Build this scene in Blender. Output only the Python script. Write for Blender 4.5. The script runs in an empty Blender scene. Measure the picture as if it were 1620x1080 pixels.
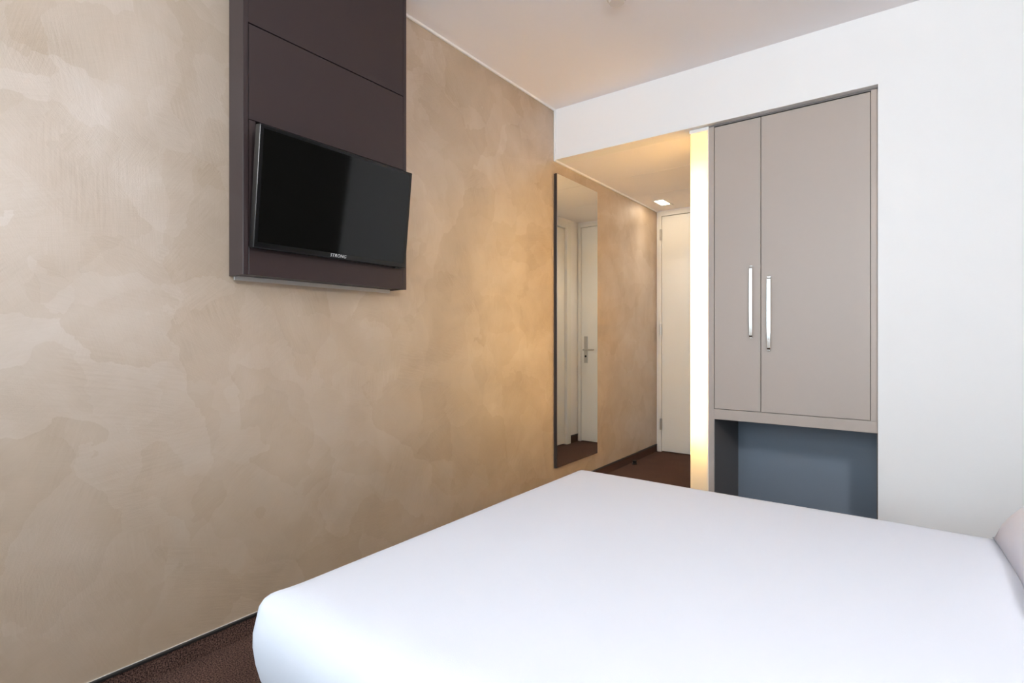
import bpy, bmesh, math, random
from mathutils import Vector, Matrix, noise as mnoise

# ------------------------------------------------------------------ camera, world, light, exposure
S = bpy.context.scene
COL = S.collection
F_PX = 841.5
YAW = math.atan(626.7 / F_PX)
CAM = Vector((1.925, 0.0, 1.08))
cd = bpy.data.cameras.new('camera')
cam = bpy.data.objects.new('camera', cd); COL.objects.link(cam)
cam.location = CAM
cam.rotation_euler = (math.pi / 2, 0, YAW)
cd.sensor_width = 36.0
cd.lens = F_PX / 1620 * 36.0
cd.shift_y = -6 / 1620
cd.clip_start = 0.02
S.camera = cam

S.view_settings.view_transform = 'Standard'
S.view_settings.look = 'None'
S.view_settings.gamma = 1
S.view_settings.use_curve_mapping = False
S.view_settings.exposure = 0.08
S.cycles.max_bounces = 14
S.cycles.diffuse_bounces = 7
S.cycles.glossy_bounces = 6
S.cycles.transmission_bounces = 8
S.cycles.transparent_max_bounces = 12
S.cycles.sample_clamp_indirect = 60.0

# room numbers (metres): the left wall is x = 0, the far wall y = D, the corridor ends at y = E
D, E = 3.066, 4.899
XR = 2.72            # wall behind the bed head
YN = -2.20           # window wall
H, HC = 2.624, 2.285  # ceiling of the room, ceiling of the corridor
XC = 0.905           # right-hand side of the corridor
CL, CR = 1.044, 1.810  # closet sides
WX0, WX1, WZ0, WZ1 = 0.14, 2.58, 0.95, 2.45   # window opening

w = bpy.data.worlds.new('overcast_sky'); S.world = w; w.use_nodes = True
bg = w.node_tree.nodes['Background']
bg.inputs[0].default_value = (0.74, 0.88, 1.0, 1)
bg.inputs[1].default_value = 10.0

def portal(name, loc, rot, sx, sy):
    pl = bpy.data.lights.new(name, 'AREA')
    pl.shape = 'RECTANGLE'; pl.size = sx; pl.size_y = sy; pl.cycles.is_portal = True
    po = bpy.data.objects.new(name, pl); COL.objects.link(po)
    po.location = loc; po.rotation_euler = rot
portal('window_daylight_portal', ((WX0 + WX1) / 2, YN - 0.19, (WZ0 + WZ1) / 2), (-math.pi / 2, 0, math.pi), WX1 - WX0, WZ1 - WZ0)   # faces +y

# ------------------------------------------------------------------ helpers
def srgb(r, g, b):
    f = lambda c: (c / 255) / 12.92 if c / 255 <= 0.04045 else ((c / 255 + 0.055) / 1.055) ** 2.4
    return (f(r), f(g), f(b), 1)

def mat(name, color, rough=0.5, metal=0.0, spec=0.5, var=0.0, vscale=3.0, bump=0.0, bscale=200.0, coat=0.0):
    m = bpy.data.materials.new(name); m.use_nodes = True
    nt = m.node_tree; p = nt.nodes['Principled BSDF']
    p.inputs['Base Color'].default_value = color
    p.inputs['Roughness'].default_value = rough
    p.inputs['Metallic'].default_value = metal
    p.inputs['Specular IOR Level'].default_value = spec
    p.inputs['Coat Weight'].default_value = coat
    geo = nt.nodes.new('ShaderNodeNewGeometry')
    if var > 0:
        n = nt.nodes.new('ShaderNodeTexNoise'); n.inputs['Scale'].default_value = vscale; n.inputs['Detail'].default_value = 4
        nt.links.new(geo.outputs['Position'], n.inputs['Vector'])
        mx = nt.nodes.new('ShaderNodeMix'); mx.data_type = 'RGBA'
        mx.inputs[6].default_value = tuple(c * (1 - var) for c in color[:3]) + (1,)
        mx.inputs[7].default_value = tuple(min(1, c * (1 + var)) for c in color[:3]) + (1,)
        nt.links.new(n.outputs['Fac'], mx.inputs[0]); nt.links.new(mx.outputs[2], p.inputs['Base Color'])
    if bump > 0:
        n = nt.nodes.new('ShaderNodeTexNoise'); n.inputs['Scale'].default_value = bscale; n.inputs['Detail'].default_value = 3
        nt.links.new(geo.outputs['Position'], n.inputs['Vector'])
        b = nt.nodes.new('ShaderNodeBump'); b.inputs['Strength'].default_value = bump; b.inputs['Distance'].default_value = 0.002
        nt.links.new(n.outputs['Fac'], b.inputs['Height']); nt.links.new(b.outputs['Normal'], p.inputs['Normal'])
    return m

def emit(name, color, strength):
    m = bpy.data.materials.new(name); m.use_nodes = True
    nt = m.node_tree; nt.nodes.remove(nt.nodes['Principled BSDF'])
    e = nt.nodes.new('ShaderNodeEmission'); e.inputs[0].default_value = color; e.inputs[1].default_value = strength
    nt.links.new(e.outputs[0], nt.nodes['Material Output'].inputs[0])
    return m

def add_box(bm, x0, x1, y0, y1, z0, z1):
    vs = [bm.verts.new(c) for c in ((x0, y0, z0), (x1, y0, z0), (x1, y1, z0), (x0, y1, z0),
                                    (x0, y0, z1), (x1, y0, z1), (x1, y1, z1), (x0, y1, z1))]
    for f in ((0, 3, 2, 1), (4, 5, 6, 7), (0, 1, 5, 4), (1, 2, 6, 5), (2, 3, 7, 6), (3, 0, 4, 7)):
        bm.faces.new([vs[i] for i in f])

def add_cyl(bm, p0, p1, r, seg=20, r1=None):
    p0, p1 = Vector(p0), Vector(p1); r1 = r if r1 is None else r1
    d = (p1 - p0).normalized()
    a = d.orthogonal().normalized(); b = d.cross(a)
    rings = []
    for p, rr in ((p0, r), (p1, r1)):
        rings.append([bm.verts.new(p + (a * math.cos(t) + b * math.sin(t)) * rr) for t in (2 * math.pi * i / seg for i in range(seg))])
    for i in range(seg):
        bm.faces.new((rings[0][i], rings[0][(i + 1) % seg], rings[1][(i + 1) % seg], rings[1][i]))
    bm.faces.new(rings[0][::-1]); bm.faces.new(rings[1])

def obj(name, bm, m, parent=None, smooth=False, bevel=0.0, seg=2):
    me = bpy.data.meshes.new(name)
    if isinstance(bm, list):
        b = bmesh.new()
        for bx in bm: add_box(b, *bx)
        bm = b
    if bevel > 0:
        bmesh.ops.bevel(bm, geom=bm.edges[:], offset=bevel, segments=seg, profile=0.5, affect='EDGES', clamp_overlap=True)
    bmesh.ops.recalc_face_normals(bm, faces=bm.faces[:])
    bm.to_mesh(me); bm.free()
    me.materials.append(m)
    o = bpy.data.objects.new(name, me); COL.objects.link(o)
    if parent is not None:
        o.parent = parent
        o.matrix_parent_inverse = Matrix.Translation(parent.location).inverted() if parent.rotation_euler[:] == (0, 0, 0) else parent.matrix_basis.inverted()
    if smooth:
        for p in me.polygons: p.use_smooth = True
    return o

def tag(o, label=None, cat=None, kind=None, group=None):
    if label: o['label'] = label
    if cat: o['category'] = cat
    if kind: o['kind'] = kind
    if group: o['group'] = group
    return o

def empty(name, loc, label, cat, kind=None, group=None):
    o = bpy.data.objects.new(name, None); COL.objects.link(o)
    o.location = loc; o.empty_display_size = 0.05
    return tag(o, label, cat, kind, group)

# ------------------------------------------------------------------ materials
def stucco():
    m = bpy.data.materials.new('pearl_stucco_paint'); m.use_nodes = True
    nt = m.node_tree; N = nt.nodes; L = nt.links
    p = N['Principled BSDF']
    def nd(t, **kw):
        n = N.new(t)
        for k, v in kw.items(): setattr(n, k, v)
        return n
    def math_(op, a, b=None):
        n = nd('ShaderNodeMath', operation=op)
        for i, v in enumerate((a, b)):
            if v is None: continue
            if isinstance(v, (int, float)): n.inputs[i].default_value = v
            else: L.new(v, n.inputs[i])
        return n.outputs[0]
    geo = nd('ShaderNodeNewGeometry')
    pos = geo.outputs['Position']
    def warp(scale, amount, off):
        ad = nd('ShaderNodeVectorMath', operation='ADD'); L.new(pos, ad.inputs[0]); ad.inputs[1].default_value = off
        n = nd('ShaderNodeTexNoise'); n.inputs['Scale'].default_value = scale; n.inputs['Detail'].default_value = 3
        L.new(ad.outputs[0], n.inputs['Vector'])
        s = nd('ShaderNodeVectorMath', operation='SUBTRACT'); L.new(n.outputs['Color'], s.inputs[0]); s.inputs[1].default_value = (.5, .5, .5)
        sc = nd('ShaderNodeVectorMath', operation='SCALE'); L.new(s.outputs[0], sc.inputs[0]); sc.inputs['Scale'].default_value = amount
        o = nd('ShaderNodeVectorMath', operation='ADD'); L.new(ad.outputs[0], o.inputs[0]); L.new(sc.outputs[0], o.inputs[1])
        fn = nd('ShaderNodeTexNoise'); fn.inputs['Scale'].default_value = 34; fn.inputs['Detail'].default_value = 3; L.new(pos, fn.inputs['Vector'])
        fs = nd('ShaderNodeVectorMath', operation='SUBTRACT'); L.new(fn.outputs['Color'], fs.inputs[0]); fs.inputs[1].default_value = (.5, .5, .5)
        fk = nd('ShaderNodeVectorMath', operation='SCALE'); L.new(fs.outputs[0], fk.inputs[0]); fk.inputs['Scale'].default_value = .035
        o2 = nd('ShaderNodeVectorMath', operation='ADD'); L.new(o.outputs[0], o2.inputs[0]); L.new(fk.outputs[0], o2.inputs[1])
        return o2.outputs[0]
    def layer(scale, wscale, amount, off, streak):
        v = warp(wscale, amount, off)
        vo = nd('ShaderNodeTexVoronoi'); vo.inputs['Scale'].default_value = scale; vo.inputs['Randomness'].default_value = 1
        L.new(v, vo.inputs['Vector'])
        sep = nd('ShaderNodeSeparateColor'); L.new(vo.outputs['Color'], sep.inputs[0])
        ang = math_('MULTIPLY', sep.outputs[1], 6.28)
        rot = nd('ShaderNodeVectorRotate', rotation_type='X_AXIS'); L.new(pos, rot.inputs['Vector']); L.new(ang, rot.inputs['Angle'])
        sc = nd('ShaderNodeVectorMath', operation='MULTIPLY'); L.new(rot.outputs[0], sc.inputs[0]); sc.inputs[1].default_value = (1, streak, streak * .09)
        n = nd('ShaderNodeTexNoise'); n.inputs['Scale'].default_value = 1; n.inputs['Detail'].default_value = 4; n.inputs['Roughness'].default_value = .62
        L.new(sc.outputs[0], n.inputs['Vector'])
        dist = vo.outputs['Distance']
        # strongest at the rim of a trowel stroke, faded at its middle
        fade = nd('ShaderNodeMapRange'); L.new(dist, fade.inputs[0]); fade.inputs[1].default_value = .05; fade.inputs[2].default_value = .75
        fade.inputs[3].default_value = .25; fade.inputs[4].default_value = 1
        r = math_('MULTIPLY', math_('SUBTRACT', sep.outputs[0], .5), fade.outputs[0])
        return r, math_('SUBTRACT', n.outputs['Fac'], .5), sep.outputs[2]
    r1, s1, c1 = layer(2.6, 2.2, .55, (0, 0, 0), 130)
    r2, s2, c2 = layer(5.2, 3.0, .40, (3.1, 7.7, 2.3), 190)
    r3, s3, c3 = layer(1.3, 1.4, .7, (9.1, 1.7, 5.3), 60)
    cl = nd('ShaderNodeTexNoise'); cl.inputs['Scale'].default_value = 2.6; cl.inputs['Distortion'].default_value = .8; cl.inputs['Detail'].default_value = 5; L.new(pos, cl.inputs['Vector'])
    hat = nd('ShaderNodeTexNoise'); hat.inputs['Scale'].default_value = 4.2; hat.inputs['Detail'].default_value = 3
    ofs = nd('ShaderNodeVectorMath', operation='ADD'); L.new(pos, ofs.inputs[0]); ofs.inputs[1].default_value = (4, 2, 8); L.new(ofs.outputs[0], hat.inputs['Vector'])
    hm = nd('ShaderNodeMapRange'); L.new(hat.outputs['Fac'], hm.inputs[0]); hm.inputs[1].default_value = .42; hm.inputs[2].default_value = .72
    v = math_('ADD', math_('MULTIPLY', r1, .15), math_('MULTIPLY', r2, .13))
    v = math_('ADD', v, math_('MULTIPLY', r3, .10))
    v = math_('ADD', v, math_('MULTIPLY', math_('MULTIPLY', s1, hm.outputs[0]), .6))
    v = math_('ADD', v, math_('MULTIPLY', s2, .16))
    v = math_('ADD', v, math_('MULTIPLY', hm.outputs[0], -.13))
    v = math_('ADD', v, math_('MULTIPLY', math_('SUBTRACT', cl.outputs['Fac'], .5), .85))
    v = math_('ADD', v, .54)
    ramp = nd('ShaderNodeValToRGB'); L.new(v, ramp.inputs[0])
    cr = ramp.color_ramp
    cr.elements[0].position = .12; cr.elements[0].color = STUCCO[0]
    cr.elements[1].position = .88; cr.elements[1].color = STUCCO[2]
    e = cr.elements.new(.5); e.color = STUCCO[1]
    # some strokes of the paint are a warmer gold
    mr = nd('ShaderNodeMapRange'); L.new(c1, mr.inputs[0]); mr.inputs[1].default_value = .55; mr.inputs[2].default_value = 1; mr.inputs[4].default_value = .25
    mx = nd('ShaderNodeMix', data_type='RGBA', blend_type='MULTIPLY')
    L.new(mr.outputs[0], mx.inputs[0]); L.new(ramp.outputs[0], mx.inputs[6]); mx.inputs[7].default_value = (1.0, .93, .80, 1)
    L.new(mx.outputs[2], p.inputs['Base Color'])
    p.inputs['Specular IOR Level'].default_value = .3
    rr = nd('ShaderNodeMapRange'); L.new(v, rr.inputs[0]); rr.inputs[3].default_value = .68; rr.inputs[4].default_value = .56
    p.inputs['Roughness'].default_value = .6
    b = nd('ShaderNodeBump'); b.inputs['Strength'].default_value = .16; b.inputs['Distance'].default_value = .003
    fine = nd('ShaderNodeTexNoise'); fine.inputs['Scale'].default_value = 260; L.new(pos, fine.inputs['Vector'])
    hsum = math_('ADD', math_('ADD', s1, math_('MULTIPLY', s2, .8)), math_('ADD', math_('MULTIPLY', r1, 1.2), math_('MULTIPLY', fine.outputs['Fac'], .5)))
    L.new(hsum, b.inputs['Height']); L.new(b.outputs[0], p.inputs['Normal'])
    # pearl flakes in the paint: a broad, nearly neutral sheen
    gl = nd('ShaderNodeBsdfGlossy'); gl.inputs['Color'].default_value = (.86, .84, .86, 1)
    L.new(rr.outputs[0], gl.inputs['Roughness']); L.new(b.outputs[0], gl.inputs['Normal'])
    fv = math_('ADD', v, math_('ADD', math_('MULTIPLY', r1, .17), math_('MULTIPLY', r2, .16)))
    fm = nd('ShaderNodeMapRange'); L.new(fv, fm.inputs[0]); fm.inputs[3].default_value = .20; fm.inputs[4].default_value = .50
    ms = nd('ShaderNodeMixShader'); L.new(fm.outputs[0], ms.inputs[0]); L.new(p.outputs[0], ms.inputs[1]); L.new(gl.outputs[0], ms.inputs[2])
    L.new(ms.outputs[0], N['Material Output'].inputs[0])
    return m

STUCCO = (srgb(156, 131, 95), srgb(174, 148, 110), srgb(189, 165, 130))
M_STUCCO = stucco()

def carpet():
    m = bpy.data.materials.new('brown_carpet'); m.use_nodes = True
    nt = m.node_tree; N = nt.nodes; L = nt.links; p = N['Principled BSDF']
    geo = N.new('ShaderNodeNewGeometry')
    n = N.new('ShaderNodeTexNoise'); n.inputs['Scale'].default_value = 230; n.inputs['Detail'].default_value = 2
    L.new(geo.outputs['Position'], n.inputs['Vector'])
    n2 = N.new('ShaderNodeTexNoise'); n2.inputs['Scale'].default_value = 7; n2.inputs['Detail'].default_value = 4
    L.new(geo.outputs['Position'], n2.inputs['Vector'])
    r = N.new('ShaderNodeValToRGB'); L.new(n.outputs['Fac'], r.inputs[0])
    r.color_ramp.elements[0].position = .36; r.color_ramp.elements[0].color = srgb(40, 29, 26)
    r.color_ramp.elements[1].position = .66; r.color_ramp.elements[1].color = srgb(120, 92, 82)
    mx = N.new('ShaderNodeMix'); mx.data_type = 'RGBA'; mx.blend_type = 'MULTIPLY'
    mr = N.new('ShaderNodeMapRange'); L.new(n2.outputs['Fac'], mr.inputs[0]); mr.inputs[3].default_value = .75; mr.inputs[4].default_value = 1.15
    L.new(r.outputs[0], mx.inputs[6]); L.new(mr.outputs[0], mx.inputs[7]); mx.inputs[0].default_value = 1
    L.new(mx.outputs[2], p.inputs['Base Color'])
    p.inputs['Roughness'].default_value = .95; p.inputs['Specular IOR Level'].default_value = .1
    b = N.new('ShaderNodeBump'); b.inputs['Strength'].default_value = .7; b.inputs['Distance'].default_value = .004
    L.new(n.outputs['Fac'], b.inputs['Height']); L.new(b.outputs[0], p.inputs['Normal'])
    return m
M_CARPET = carpet()
M_WHITE = mat('matt_white_wall_paint', srgb(244, 241, 239), .75, var=.012, vscale=2, bump=.12, bscale=350, spec=.3)
M_CEIL = mat('ceiling_white_paint', srgb(246, 241, 241), .85, var=.015, vscale=1.5, spec=.2)
M_TRIM = mat('white_trim_gloss', srgb(244, 242, 240), .4)
M_DOOR = mat('white_door_lacquer', srgb(238, 236, 230), .38)
M_DARKWALL = mat('dark_brown_wall_paint', srgb(66, 52, 48), .6, var=.05, vscale=3)
M_AUB = mat('aubergine_lacquer', srgb(57, 44, 44), .38, spec=.45, var=.03, vscale=2)
M_AUB_IN = mat('dark_recess_shade', srgb(22, 17, 17), .8)  # near-black copy of the aubergine: shade of recess and seams painted in
M_BLACK = mat('black_plastic', srgb(13, 13, 14), .28)
M_SCREEN = mat('black_screen_glass', (.004, .004, .0035, 1), .06, spec=.38)
M_BLACKRUB = mat('black_rubber', srgb(13, 13, 13), .5)
M_SILVER = mat('light_grey_aluminium', srgb(215, 212, 206), .5, metal=.2)
M_CHROME = mat('polished_chrome', (.86, .86, .85, 1), .1, metal=1)
M_STEEL = mat('brushed_steel', (.55, .53, .5, 1), .32, metal=1)
M_GREY = mat('warm_grey_laminate', srgb(183, 170, 160), .42, spec=.4, var=.012, vscale=30)
M_GREYIN = mat('shaded_grey_laminate', srgb(124, 118, 115), .5)  # same closet grey, darkened to paint in the shade inside
M_SLATE = mat('slate_blue_panel', srgb(136, 145, 157), .45)
M_SHEET = mat('white_cotton_sheet', srgb(218, 221, 230), .8, spec=.25, bump=.15, bscale=500)
M_PILLOW = mat('white_cotton_pillowcase', srgb(232, 230, 236), .85, spec=.2, bump=.15, bscale=500)
M_BEDBASE = mat('dark_brown_upholstery', srgb(58, 47, 44), .9, bump=.4, bscale=500)
M_MATT = mat('mattress_ticking', srgb(225, 222, 216), .9)
M_MIRROR = mat('mirror_silver', (.91, .93, .90, 1), .0, metal=1)
M_MFRAME = mat('dark_brown_mirror_edge', srgb(52, 42, 38), .45)
M_BASEEDGE = mat('black_baseboard_cap', srgb(30, 28, 28), .45)
M_DETECT = mat('aged_white_plastic', srgb(226, 217, 210), .5)
M_SEAL = mat('grey_white_sealant', srgb(196, 190, 182), .6)
M_LAMPWHITE = mat('lamp_housing_white', srgb(244, 243, 240), .6)

def glass_pane():
    m = bpy.data.materials.new('window_glass'); m.use_nodes = True
    nt = m.node_tree; N = nt.nodes; L = nt.links; N.remove(N['Principled BSDF'])
    t = N.new('ShaderNodeBsdfTransparent'); t.inputs[0].default_value = (.95, .97, .97, 1)
    g = N.new('ShaderNodeBsdfGlossy'); g.inputs['Roughness'].default_value = .02
    mx = N.new('ShaderNodeMixShader'); mx.inputs[0].default_value = .06
    L.new(t.outputs[0], mx.inputs[1]); L.new(g.outputs[0], mx.inputs[2]); L.new(mx.outputs[0], N['Material Output'].inputs[0])
    return m
M_GLASS = glass_pane()

def opal():
    m = bpy.data.materials.new('opal_acrylic'); m.use_nodes = True
    nt = m.node_tree; N = nt.nodes; L = nt.links; N.remove(N['Principled BSDF'])
    t = N.new('ShaderNodeBsdfTranslucent'); t.inputs[0].default_value = (.90, .88, .84, 1)
    d = N.new('ShaderNodeBsdfDiffuse'); d.inputs[0].default_value = (.85, .84, .82, 1)
    mx = N.new('ShaderNodeMixShader'); mx.inputs[0].default_value = .35
    L.new(t.outputs[0], mx.inputs[1]); L.new(d.outputs[0], mx.inputs[2]); L.new(mx.outputs[0], N['Material Output'].inputs[0])
    return m
M_OPAL = opal()
WARM = (1.0, .59, .17, 1)
M_TUBE = emit('warm_fluorescent_tube', WARM, 25)
M_FILLLAMP = emit('fill_lamp_glow', (.95, .98, 1.0, 1), 190)  # glow of the added fill lamp beside the bed
M_LENS = emit('warm_downlight_lens', (1.0, .80, .54, 1), 26)

# ------------------------------------------------------------------ the room shell
T = 0.12
def struct(name, boxes, m, label, cat, **kw):
    return tag(obj(name, boxes, m, **kw), label, cat, 'structure')

struct('floor', [(0, XR, YN, D, -.1, 0), (0, XC + .2, D, E + .1, -.1, 0), (XC + .2, CL, D, D + .56, -.1, 0), (CL, CR, D, D + .56, -.1, 0)], M_CARPET,
       'speckled brown carpet floor running from the bed into the corridor', 'floor')
struct('wall_left', [(-T, 0, YN - T, E + T, -.1, H + .1)], M_STUCCO,
       'beige pearl stucco wall with trowel strokes behind the television', 'wall')
struct('wall_right', [(XR, XR + T, YN - T, D + T, -.1, H + .1)], M_DARKWALL,
       'dark brown wall behind the head of the bed', 'wall')
struct('ceiling', [(0, XR, YN, D, H, H + .1)], M_CEIL, 'plain pale ceiling above the bed', 'ceiling')
# far wall: header over corridor and closet, solid piece right of the closet
struct('wall_far', [(0, CR, D, D + T, HC, H), (CR, XR, D, D + T, 0, H)], M_WHITE,
       'white painted wall around the closet and the corridor opening', 'wall')
# corridor
cc = empty('ceiling_corridor', (0, D, HC), 'lowered corridor ceiling of flush panels in warm lamplight', 'ceiling', 'structure')
ys = [D + T, 3.72, 4.286, E]
for i in range(3):
    obj('ceiling_panel', [(0, XC, ys[i] + (.0015 if i else 0), ys[i + 1] - (.0015 if i < 2 else 0), HC, HC + .06)], M_CEIL, cc, bevel=.0015, seg=1)
# corridor right wall with bathroom door opening
BY0, BY1, BZ = 3.86, 4.66, 2.20
struct('wall_corridor', [(XC, XC + .1, D + .36, BY0, 0, HC + .06), (XC, XC + .1, BY1, E, 0, HC + .06), (XC, XC + .1, BY0, BY1, BZ, HC + .06)], M_WHITE,
       'white side wall of the corridor with the bathroom door', 'wall')
struct('wall_end', [(0, .012, E, E + .1, 0, HC + .06), (.899, XC + .1, E, E + .1, 0, HC + .06), (.012, .899, E, E + .1, 2.268, HC + .06)], M_WHITE,
       'narrow white wall around the door at the end of the corridor', 'wall')
# window wall
struct('wall_near', [(0, WX0, YN - T, YN, 0, H), (WX1, XR, YN - T, YN, 0, H), (WX0, WX1, YN - T, YN, 0, WZ0), (WX0, WX1, YN - T, YN, WZ1, H)], M_WHITE,
       'white wall with the wide window opposite the closet', 'wall')
def window(name, label, p, q, z0, z1, wall):
    """wall 'y': opening p..q along x in the window wall; wall 'x': opening p..q along y in the wall at XR"""
    def bx(a0, a1, d0, d1, u0, u1):      # along, depth outwards from the room face, height
        return (a0, a1, YN - d1, YN - d0, u0, u1) if wall == 'y' else (XR + d0, XR + d1, a0, a1, u0, u1)
    m = (p + q) / 2
    wn = empty(name, (m, YN - .06, z0) if wall == 'y' else (XR + .06, m, z0), label, 'window', 'structure')
    obj('window_frame', [bx(p, q, .05, .10, z0, z0 + .05), bx(p, q, .05, .10, z1 - .05, z1), bx(p, p + .05, .05, .10, z0 + .05, z1 - .05), bx(q - .05, q, .05, .10, z0 + .05, z1 - .05)], M_TRIM, wn)
    obj('mullion', [bx(m - .03, m + .03, .05, .10, z0 + .05, z1 - .05)], M_TRIM, wn)
    for a, b in ((p + .05, m - .03), (m + .03, q - .05)):
        obj('pane', [bx(a, b, .072, .078, z0 + .05, z1 - .05)], M_GLASS, wn)
    obj('window_sill', [bx(p - .03, q + .03, -.10, .05, z0 - .03, z0)], M_TRIM, wn, bevel=.004)
window('window_1', 'wide white framed window opposite the closet', WX0, WX1, WZ0, WZ1, 'y')

# white trim strips between the stucco and the white surfaces
struct('trim_1', [(0, .012, YN, D - .012, H - .013, H)], M_TRIM, 'thin white strip between stucco wall and room ceiling', 'trim', bevel=.003)
struct('trim_2', [(0, .014, D - .012, D, HC - .012, H)], M_TRIM, 'short upright white strip in the corner above the mirror', 'trim', bevel=.003)
struct('trim_3', [(0, .014, D, E, HC - .013, HC)], M_TRIM, 'thin white strip between stucco wall and corridor ceiling', 'trim', bevel=.003)

# baseboards: carpet strip with a black cap
def baseboard(name, label, boxes, caps):
    b = empty(name, (boxes[0][0], boxes[0][2], 0), label, 'baseboard', 'structure')
    obj('carpet_strip', boxes, M_CARPET, b)
    obj('cap', caps, M_BASEEDGE, b, bevel=.002)
baseboard('baseboard_left', 'brown carpet baseboard with black cap along the stucco wall',
          [(0, .009, YN, E - .02, 0, .062)], [(0, .013, YN, E - .02, .062, .071)])
struct('trim_4', [(0, .003, YN, 1.75, .071, .0722)], M_SEAL, 'fine white sealant line above the baseboard of the stucco wall', 'trim')
baseboard('baseboard_corridor', 'short dark baseboard beside the bathroom door',
          [(XC - .009, XC, BY1 + .065, E - .02, 0, .068)], [(XC - .013, XC, BY1 + .065, E - .02, .068, .077)])
baseboard('baseboard_far', 'brown carpet baseboard under the white wall beside the closet',
          [(CR + .002, XR, D - .009, D, 0, .062)], [(CR + .002, XR, D - .013, D, .062, .071)])

# ------------------------------------------------------------------ doors
def hinge(parent, x, y, z, h=.105):
    bm = bmesh.new(); add_cyl(bm, (x, y, z - h / 2), (x, y, z + h / 2), .0085, 14)
    add_box(bm, x - .012, x + .012, y + .004, y + .008, z - h / 2, z + h / 2)
    return obj('hinge', bm, M_STEEL, parent)

def lever(parent, x, y, z0, z1, zl, dirx, reach, axis='y'):
    hd = obj('door_handle', [(x - .02, x + .02, y - .009, y, z0, z1)], M_STEEL, parent, bevel=.003)
    bm = bmesh.new()
    add_cyl(bm, (x, y - .009, zl), (x, y - .052, zl), .010, 16)
    add_cyl(bm, (x - dirx * .010, y - .05, zl), (x + dirx * reach, y - .05, zl), .009, 16)
    obj('lever', bm, M_STEEL, hd, smooth=False)
    bm = bmesh.new(); add_cyl(bm, (x, y - .012, z0 + .07), (x, y - .0085, z0 + .07), .011, 16); obj('key_cylinder', bm, M_BLACK, hd)
    return hd

d1 = empty('door_1', (.46, E, 0), 'plain white door at the far end of the corridor', 'door', 'structure')
LX0, LX1, LZ = .052, .862, 2.226
obj('door_frame', [(.012, LX0 - .003, E - .016, E + .08, 0, 2.268), (LX1 + .003, .899, E - .016, E + .08, 0, 2.268), (LX0 - .003, LX1 + .003, E - .016, E + .08, LZ + .003, 2.268)], M_DOOR, d1, bevel=.003)
leaf = obj('door_leaf', [(LX0, LX1, E - .006, E + .035, .008, LZ)], M_DOOR, d1, bevel=.003)
for z in (.263, 1.155, 2.053): hinge(leaf, .046, E - .02, z)
lever(d1, .806, E - .006, .818, 1.095, .956, -1, .115)
struct('wall_hallway', [(-T, XC + .2, E + .1, E + .16, -.1, HC + .2)], M_WHITE, 'white wall of the hallway beyond the corridor door', 'wall')

d2 = empty('door_2', (XC, 4.26, 0), 'white bathroom door with raised frame seen in the mirror', 'door', 'structure')
obj('door_frame', [(XC - .018, XC + .1, BY0 - .06, BY0 + .012, 0, BZ + .055), (XC - .018, XC + .1, BY1 - .012, BY1 + .06, 0, BZ + .055), (XC - .018, XC + .1, BY0 + .012, BY1 - .012, BZ - .012, BZ + .055)], M_DOOR, d2, bevel=.003)
obj('door_leaf', [(XC + .012, XC + .052, BY0 + .014, BY1 - .014, .008, BZ - .014)], M_DOOR, d2, bevel=.003)

struct('wall_bathroom', [(XC + .1, XC + .16, D + .60, E + .1, 0, HC + .2)], M_WHITE, 'plain bathroom wall behind the bathroom door', 'wall')

# ------------------------------------------------------------------ luminous corner column between corridor and closet
YF = D + .03     # front plane of closet and column
LR = CL - .030
col = empty('light_column', ((XC + LR) / 2, YF + .05, 0), 'tall glowing warm white light column beside the grey closet', 'lamp')
ZT = 2.262
obj('housing', [(LR - .004, LR, YF, YF + .33, 0, ZT), (XC, LR, YF + .326, YF + .33, 0, ZT), (XC, LR, YF, YF + .326, ZT, ZT + .02), (XC, LR, YF, YF + .326, 0, .01)], M_LAMPWHITE, col)
bm = bmesh.new()   # bent opal cover: front, rounded corner and corridor side
pts = [(LR - .005, YF + .001)]
R = .022
for i in range(9):
    a = math.pi / 2 * i / 8
    pts.append((XC + R - R * math.sin(a), YF + .001 + R - R * math.cos(a)))
pts.append((XC, YF + .325))
lo = [bm.verts.new((x, y, .012)) for x, y in pts]; hi = [bm.verts.new((x, y, ZT - .002)) for x, y in pts]
for i in range(len(pts) - 1): bm.faces.new((lo[i], lo[i + 1], hi[i + 1], hi[i]))
obj('diffuser', bm, M_OPAL, col, smooth=True)
bm = bmesh.new(); add_cyl(bm, (XC + .040, YF + .062, .46), (XC + .040, YF + .062, 2.06), .013, 16)
obj('fluorescent_tube', bm, M_TUBE, col)
bm = bmesh.new(); add_cyl(bm, (XC + .050, YF + .22, .46), (XC + .050, YF + .22, 2.14), .008, 16)  # second, unseen tube added to brighten the corridor
obj('fluorescent_tube', bm, M_TUBE, col)

# recessed downlight near the end door
dl = empty('downlight', (.172, 4.61, HC), 'small bright recessed downlight in the corridor ceiling', 'lamp')
x0, x1, y0, y1 = .120, .222, 4.492, 4.735
obj('downlight_frame', [(x0, x1, y0, y0 + .012, HC - .006, HC), (x0, x1, y1 - .055, y1, HC - .006, HC), (x0, x0 + .012, y0 + .012, y1 - .055, HC - .006, HC), (x1 - .012, x1, y0 + .012, y1 - .055, HC - .006, HC)], M_TRIM, dl, bevel=.0015)
obj('downlight_lens', [(x0 + .012, x1 - .012, y0 + .012, y1 - .055, HC - .004, HC - .001)], M_LENS, dl)

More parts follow.
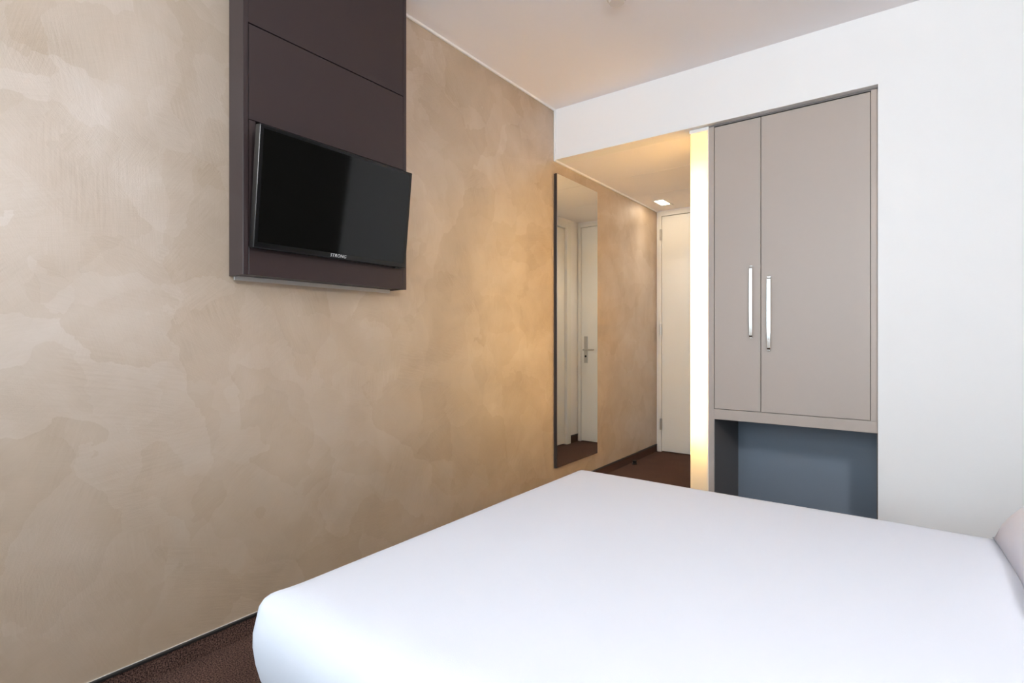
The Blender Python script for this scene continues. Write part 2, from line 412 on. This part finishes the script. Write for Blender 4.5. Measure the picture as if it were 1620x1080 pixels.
sp = bpy.data.lights.new('downlight_bulb', 'SPOT'); sp.energy = 24; sp.color = (1, .92, .80); sp.spot_size = math.radians(110); sp.spot_blend = 1.0; sp.shadow_soft_size = .035
so = bpy.data.objects.new('downlight_bulb', sp); COL.objects.link(so); so.location = ((x0 + x1) / 2, 4.60, HC - .012)
so.rotation_euler = (math.radians(-14), math.radians(-14), 0)     # the gimbal is turned away from the stucco wall

# ------------------------------------------------------------------ closet
cl = empty('closet', ((CL + CR) / 2, YF, 0), 'built-in warm grey closet with two doors above an open niche', 'closet')
CD = D + .55
obj('side_panel', [(LR, CL, YF, CD, 0, HC - .012)], M_GREY, cl)
obj('cover_strip', [(1.781, CR, YF, YF + .03, .678, 2.274)], M_GREY, cl)
obj('side_panel', [(1.800, CR, D + T, CD, 0, HC - .012)], M_GREYIN, cl)
obj('top_panel', [(CL, CR, D + T, CD, HC - .012, HC - .001), (LR, CR, YF + .012, D + T, HC - .008, HC - .001)], M_GREYIN, cl)
obj('shelf', [(CL, CR - .001, YF, CD, .620, .6775)], M_GREY, cl, bevel=.0015, seg=1)
obj('back_panel', [(CL, CR, CD, CD + .02, 0, HC - .012)], M_SLATE, cl)
obj('niche_side', [(CL, CL + .004, YF + .002, CD, 0, .620)], M_GREYIN, cl)
SE = 1.2895
def bow_handle(parent, x, z0, z1, yface):
    """flat chrome strip, arched a little away from the door, on two feet"""
    bm = bmesh.new(); n = 56; wd = .0078; tk = .005
    rings = []
    for i in range(n + 1):
        t = i / n; z = z0 + (z1 - z0) * t
        arch = (1 - (2 * t - 1) ** 2) ** .5 if 0 < t < 1 else 0
        y = yface - .025 - .003 * (1 - (2 * t - 1) ** 2) + (.012 * (max(0, abs(2 * t - 1) - .93) / .07) ** 2)
        rings.append([bm.verts.new(c) for c in ((x - wd, y, z), (x + wd, y, z), (x + wd, y + tk, z), (x - wd, y + tk, z))])
    for i in range(n):
        for k in range(4):
            bm.faces.new((rings[i][k], rings[i][(k + 1) % 4], rings[i + 1][(k + 1) % 4], rings[i + 1][k]))
    bm.faces.new(rings[0][::-1]); bm.faces.new(rings[-1])
    for z in (z0 + .004, z1 - .004): add_box(bm, x - wd, x + wd, yface - .016, yface, z - .004, z + .004)
    return obj('handle', bm, M_CHROME, parent)
dz0, dz1 = .680, 2.268
a = obj('door', [(CL + .003, SE - .0015, YF, YF + .02, dz0, dz1)], M_GREY, cl, bevel=.0012, seg=1); tag(a, 'narrow left closet door')
b = obj('door', [(SE + .0015, 1.7785, YF, YF + .02, dz0, dz1)], M_GREY, cl, bevel=.0012, seg=1); tag(b, 'wide right closet door')
tag(bow_handle(a, 1.243, 1.078, 1.468, YF), 'polished chrome bow handle')
tag(bow_handle(b, 1.332, 1.012, 1.404, YF), 'polished chrome bow handle')
obj('gap_shade_sheet', [(CL, 1.781, YF + .022, YF + .03, .678, 2.272)], M_AUB_IN, cl)  # near-black sheet behind the doors stands in for shade in the gaps

# ------------------------------------------------------------------ mirror
mr = empty('wall_mirror', (0, 3.35, .2), 'tall frameless mirror with dark edge on the stucco wall', 'mirror')
obj('backing_board', [(.001, .021, 3.060, 3.645, .200, 2.190)], M_MFRAME, mr)
obj('mirror_glass', [(.0212, .0235, 3.064, 3.645, .2005, 2.1895)], M_MIRROR, mr)

# ------------------------------------------------------------------ television panel
PX, PY0, PY1, PZ = .100, .910, 1.649, 1.297
tp = empty('media_cabinet', (0, (PY0 + PY1) / 2, PZ), 'dark aubergine wall cabinet behind the television reaching the ceiling', 'cabinet')
NI0, NI1, NZ0, NZ1 = .953, 1.606, 1.396, 1.833
obj('side_board', [(.001, PX, PY0, PY0 + .018, PZ, H - .001)], M_AUB, tp, bevel=.001, seg=1)
obj('side_board', [(.001, PX, PY1 - .018, PY1, PZ, H - .001)], M_AUB, tp, bevel=.001, seg=1)
g = .0021
obj('bottom_board', [(.012, PX - .0005, PY0 + .018, PY1 - .018, PZ + .004, PZ + .016)], M_AUB, tp)
obj('back_board', [(.001, .012, PY0 + .018, PY1 - .018, PZ + .004, H - .001)], M_AUB_IN, tp)
iy0, iy1 = PY0 + .018 + g, PY1 - .018 - g
obj('front_panel', [(PX - .018, PX, iy0 - g, iy1, 2.1665 + g, H - .001)], M_AUB, tp, bevel=.0006, seg=1)
obj('front_panel', [(PX - .018, PX, iy0, iy1, NZ1 + g, 2.1665 - g)], M_AUB, tp, bevel=.0006, seg=1)
obj('front_panel', [(PX - .018, PX, iy0, iy1, PZ + .001, NZ0 - g)], M_AUB, tp, bevel=.0006, seg=1)
obj('niche_strip', [(PX - .018, PX, iy0, NI0, NZ0, NZ1)], M_AUB, tp)
obj('niche_strip', [(PX - .018, PX, NI1, iy1, NZ0, NZ1)], M_AUB, tp)
for za, zb in ((NZ1 + .004, H - .001), (PZ + .016, NZ0 - .004)):
    obj('seam_backing', [(PX - .026, PX - .020, PY0 + .018, PY1 - .018, za, zb)], M_AUB_IN, tp)
obj('mounting_bracket', [(.012, .098, 1.22, 1.32, 1.53, 1.60), (.012, .020, 1.15, 1.39, 1.50, 1.70)], M_STEEL, tp)
obj('wall_profile', [(.001, .010, PY0 + .016, PY1 - .02, PZ - .012, PZ + .003)], M_SILVER, tp)

# ------------------------------------------------------------------ television
TV = bpy.data.objects.new('television', None); COL.objects.link(TV)
tilt = math.atan2(.045, .413)
TV.location = (.133, (.928 + 1.613) / 2, 1.388)
TV.rotation_euler = (0, tilt, 0)
tag(TV, 'black flat television tilted forward on the dark panel', 'television')
TW, TH = .685, .416
def tvobj(name, bm, m, bevel=0.0, seg=2):
    o = obj(name, bm, m, None, bevel=bevel, seg=seg); o.parent = TV; return o
hw = TW / 2
tvobj('bezel', [(-.030, 0, -hw, hw, 0, TH)], M_BLACK, bevel=.0025)
tvobj('screen', [(-.002, .0009, -hw + .014, hw - .014, .021, TH - .013)], M_SCREEN)
tvobj('sensor_foot', [(-.022, -.004, hw - .055, hw - .03, -.004, .001)], M_BLACK)
fc = bpy.data.curves.new('logo_lettering', 'FONT'); fc.body = 'STRONG'; fc.size = .0172; fc.extrude = .0004; fc.shear = .25
fc.align_x = 'CENTER'; fc.space_character = 1.08
fo = bpy.data.objects.new('logo_lettering', fc); COL.objects.link(fo)
dg = bpy.context.evaluated_depsgraph_get()
me = bpy.data.meshes.new_from_object(fo.evaluated_get(dg)); bpy.data.objects.remove(fo)
me.materials.clear(); me.materials.append(mat('silver_logo_print', srgb(215, 215, 215), .4))
lg = bpy.data.objects.new('logo_lettering', me); COL.objects.link(lg)
lg.parent = TV; lg.location = (.0004, -.006, .0068); lg.rotation_euler = (math.pi / 2, 0, math.pi / 2)
tag(lg, 'silver brand lettering')

# ------------------------------------------------------------------ bed
BX0, BX1, BY_0, BY_1, BZT = .690, 2.715, .620, 2.170, .487
bed = empty('bed', ((BX0 + BX1) / 2, (BY_0 + BY_1) / 2, 0), 'large double bed with smooth white fitted sheet', 'bed')
def rounded_rect(cx, cy, a, b, r, n):
    """n points per quarter arc plus straight sides, same count for every ring"""
    out = []
    ns = n * 3
    r = max(r, .004)
    corners = [(cx + a - r, cy + b - r, 0), (cx - a + r, cy + b - r, 90), (cx - a + r, cy - b + r, 180), (cx + a - r, cy - b + r, 270)]
    for k, (x, y, a0) in enumerate(corners):
        for i in range(n):
            t = math.radians(a0 + 90 * i / (n - 1)); out.append((x + r * math.cos(t), y + r * math.sin(t)))
        x2, y2, a2 = corners[(k + 1) % 4]
        p = out[-1]; q = (x2 + r * math.cos(math.radians(a2)), y2 + r * math.sin(math.radians(a2)))
        for i in range(1, ns): out.append((p[0] + (q[0] - p[0]) * i / ns, p[1] + (q[1] - p[1]) * i / ns))
    return out
def sheet_mesh():
    bm = bmesh.new()
    # outset from the widest outline, height
    prof = [(-.060, .165), (-.050, .185), (-.036, .215), (-.022, .25), (-.011, .29), (-.004, .33), (0, .37), (0, .40),
            (-.003, .42), (-.008, .44), (-.014, .455), (-.022, .4665), (-.032, .4748), (-.045, .4805), (-.060, .4835), (-.080, .4848),
            (-.11, .4852), (-.16, .4858), (-.22, .4865), (-.30, .487), (-.40, .487), (-.50, .487), (-.60, .487), (-.70, .487), (-.77, .487)]
    rings = []
    for o, z in prof:
        near = o * 1.5 if o > -.12 else o - .06          # the window-side edge is rounder
        x0, x1, y0, y1 = BX0 - o, BX1 + o, BY_0 - near, BY_1 + o
        cx, cy, a, b = (x0 + x1) / 2, (y0 + y1) / 2, (x1 - x0) / 2, max(.006, (y1 - y0) / 2)
        pts = rounded_rect(cx, cy, a, b, min(b * .9, max(.012, .05 + o * 1.1)), 16)
        ring = []
        for x, y in pts:
            zb = z
            tip = math.exp(-((x - BX0 - .03) ** 2 + (y - BY_0 - .045) ** 2) / .045 ** 2)   # the tucked corner stands up in a point
            if z > .42: z = z + (.487 - z) * .4 * tip
            n1 = mnoise.noise(Vector((x * 2.3, y * 2.3, z * 1.2 + 4)))
            n2 = mnoise.noise(Vector((x * 11, y * 11, z * 2.0)))
            n3 = mnoise.noise(Vector((x * 24, y * 24, z * 3.0)))
            if z > .47:
                ring.append(bm.verts.new((x, y, z + .0025 * n1 + .0005 * n2)))
            else:
                k = (.004 * n2 + .003 * n1 + .0015 * n3) * min(1, (.48 - z) / .12)
                dx, dy = (x - cx) / a, (y - cy) / b
                if abs(dx) > abs(dy): x += math.copysign(k, dx)
                else: y += math.copysign(k, dy)
                ring.append(bm.verts.new((min(x, XR - .004), y, z)))
            z = zb
        rings.append(ring)
    n = len(rings[0])
    for i in range(len(rings) - 1):
        for k in range(n):
            bm.faces.new((rings[i][k], rings[i][(k + 1) % n], rings[i + 1][(k + 1) % n], rings[i + 1][k]))
    bm.faces.new(rings[-1])
    return bm
obj('sheet', sheet_mesh(), M_SHEET, bed, smooth=True)
obj('mattress', [(BX0 + .07, BX1 - .07, BY_0 + .10, BY_1 - .07, .181, BZT - .04)], M_MATT, bed, bevel=.03, seg=3)
obj('bed_base', [(BX0 + .07, BX1 - .02, BY_0 + .12, BY_1 - .07, .07, .18)], M_BEDBASE, bed, bevel=.008)
for x in (BX0 + .12, BX1 - .12):
    for y in (BY_0 + .12, BY_1 - .12):
        bm = bmesh.new(); add_cyl(bm, (x, y, 0), (x, y, .07), .022, 16, .028); obj('leg', bm, M_BLACK, bed)

# ------------------------------------------------------------------ pillow
def pillow_mesh(lx, ly, t, seed):
    bm = bmesh.new(); n = 40
    layers = []
    for s in (1, -1):
        grid = []
        for i in range(n + 1):
            row = []
            for j in range(n + 1):
                u, v = 2 * i / n - 1, 2 * j / n - 1
                e = max(0, (1 - abs(u) ** 3.2) * (1 - abs(v) ** 3.2))
                z = t * .90 * e ** .42 - .026 * (1 - min(1, e * 2)) ** 2 if s > 0 else -t * .14 * e ** .3
                pinch = 1 - .07 * (1 - abs(v)) ** .7 * abs(u) ** 2
                pinch2 = 1 - .05 * (1 - abs(u)) ** .7 * abs(v) ** 2
                x, y = u * lx / 2 * pinch, v * ly / 2 * pinch2
                f = Vector((x * 7 + seed, y * 7, s * 2))
                z += (.008 * mnoise.noise(f) + .005 * mnoise.noise(f * 2.7)) * min(1, e * 3)
                if s > 0: z += .010 * abs(mnoise.noise(Vector((x * 9 + y * 3, y * 2.2, seed)))) * min(1, e * 2)
                if s < 0: z = -t * .14 * min(1, e * 4) ** .5
                row.append((x, y, z))
            grid.append(row)
        layers.append(grid)
    vt = [[bm.verts.new(c) for c in r] for r in layers[0]]
    vb = [[vt[i][j] if i in (0, n) or j in (0, n) else bm.verts.new(layers[1][i][j]) for j in range(n + 1)] for i in range(n + 1)]
    for i in range(n):
        for j in range(n):
            bm.faces.new((vt[i][j], vt[i + 1][j], vt[i + 1][j + 1], vt[i][j + 1]))
            bm.faces.new((vb[i][j], vb[i][j + 1], vb[i + 1][j + 1], vb[i + 1][j]))
    return bm
pw = obj('pillow', pillow_mesh(.585, .69, .19, 3.3), M_PILLOW, smooth=True)
pw.location = (2.416, 1.762, BZT + .031)
tag(pw, 'plump white pillow at the head of the bed', 'pillow')

# ------------------------------------------------------------------ added fill lamp, unseen right of the camera, brightens the room
LY, LZ0 = .20, 1.86
rl = empty('added_fill_lamp', (XR, LY, LZ0), 'added fill lamp, a white cylinder on the dark wall beside the bed', 'lamp')
obj('back_plate', [(XR - .015, XR, LY - .05, LY + .05, LZ0 + .04, LZ0 + .20)], M_STEEL, rl, bevel=.003)
bm = bmesh.new(); add_cyl(bm, (XR - .10, LY, LZ0 - .012), (XR - .10, LY, LZ0), .03, 20)
add_box(bm, XR - .10, XR - .012, LY - .012, LY + .012, LZ0 - .012, LZ0 - .002); add_box(bm, XR - .018, XR - .012, LY - .012, LY + .012, LZ0 - .012, LZ0 + .06)
obj('arm', bm, M_STEEL, rl)
bm = bmesh.new(); add_cyl(bm, (XR - .10, LY, LZ0), (XR - .10, LY, LZ0 + .25), .078, 40)
obj('fill_lamp_shade', bm, M_FILLLAMP, rl)

# ------------------------------------------------------------------ small things
ds = empty('door_stopper', (.05, 4.272, 0), 'small black door stopper on the carpet by the baseboard', 'door stopper')
bm = bmesh.new(); add_cyl(bm, (.05, 4.272, 0), (.05, 4.272, .008), .022, 20); obj('base', bm, M_BLACKRUB, ds)
bm = bmesh.new(); add_cyl(bm, (.05, 4.272, .008), (.05, 4.272, .032), .015, 20, .018); obj('bumper', bm, M_BLACKRUB, ds)

sd = empty('smoke_detector', (.868, 2.214, H), 'round white smoke detector on the room ceiling', 'smoke detector')
bm = bmesh.new(); add_cyl(bm, (.868, 2.214, H - .012), (.868, 2.214, H), .045, 32); obj('base_plate', bm, M_DETECT, sd)
bm = bmesh.new(); add_cyl(bm, (.868, 2.214, H - .030), (.868, 2.214, H - .012), .034, 32, .040); obj('sensor_cap', bm, M_DETECT, sd)
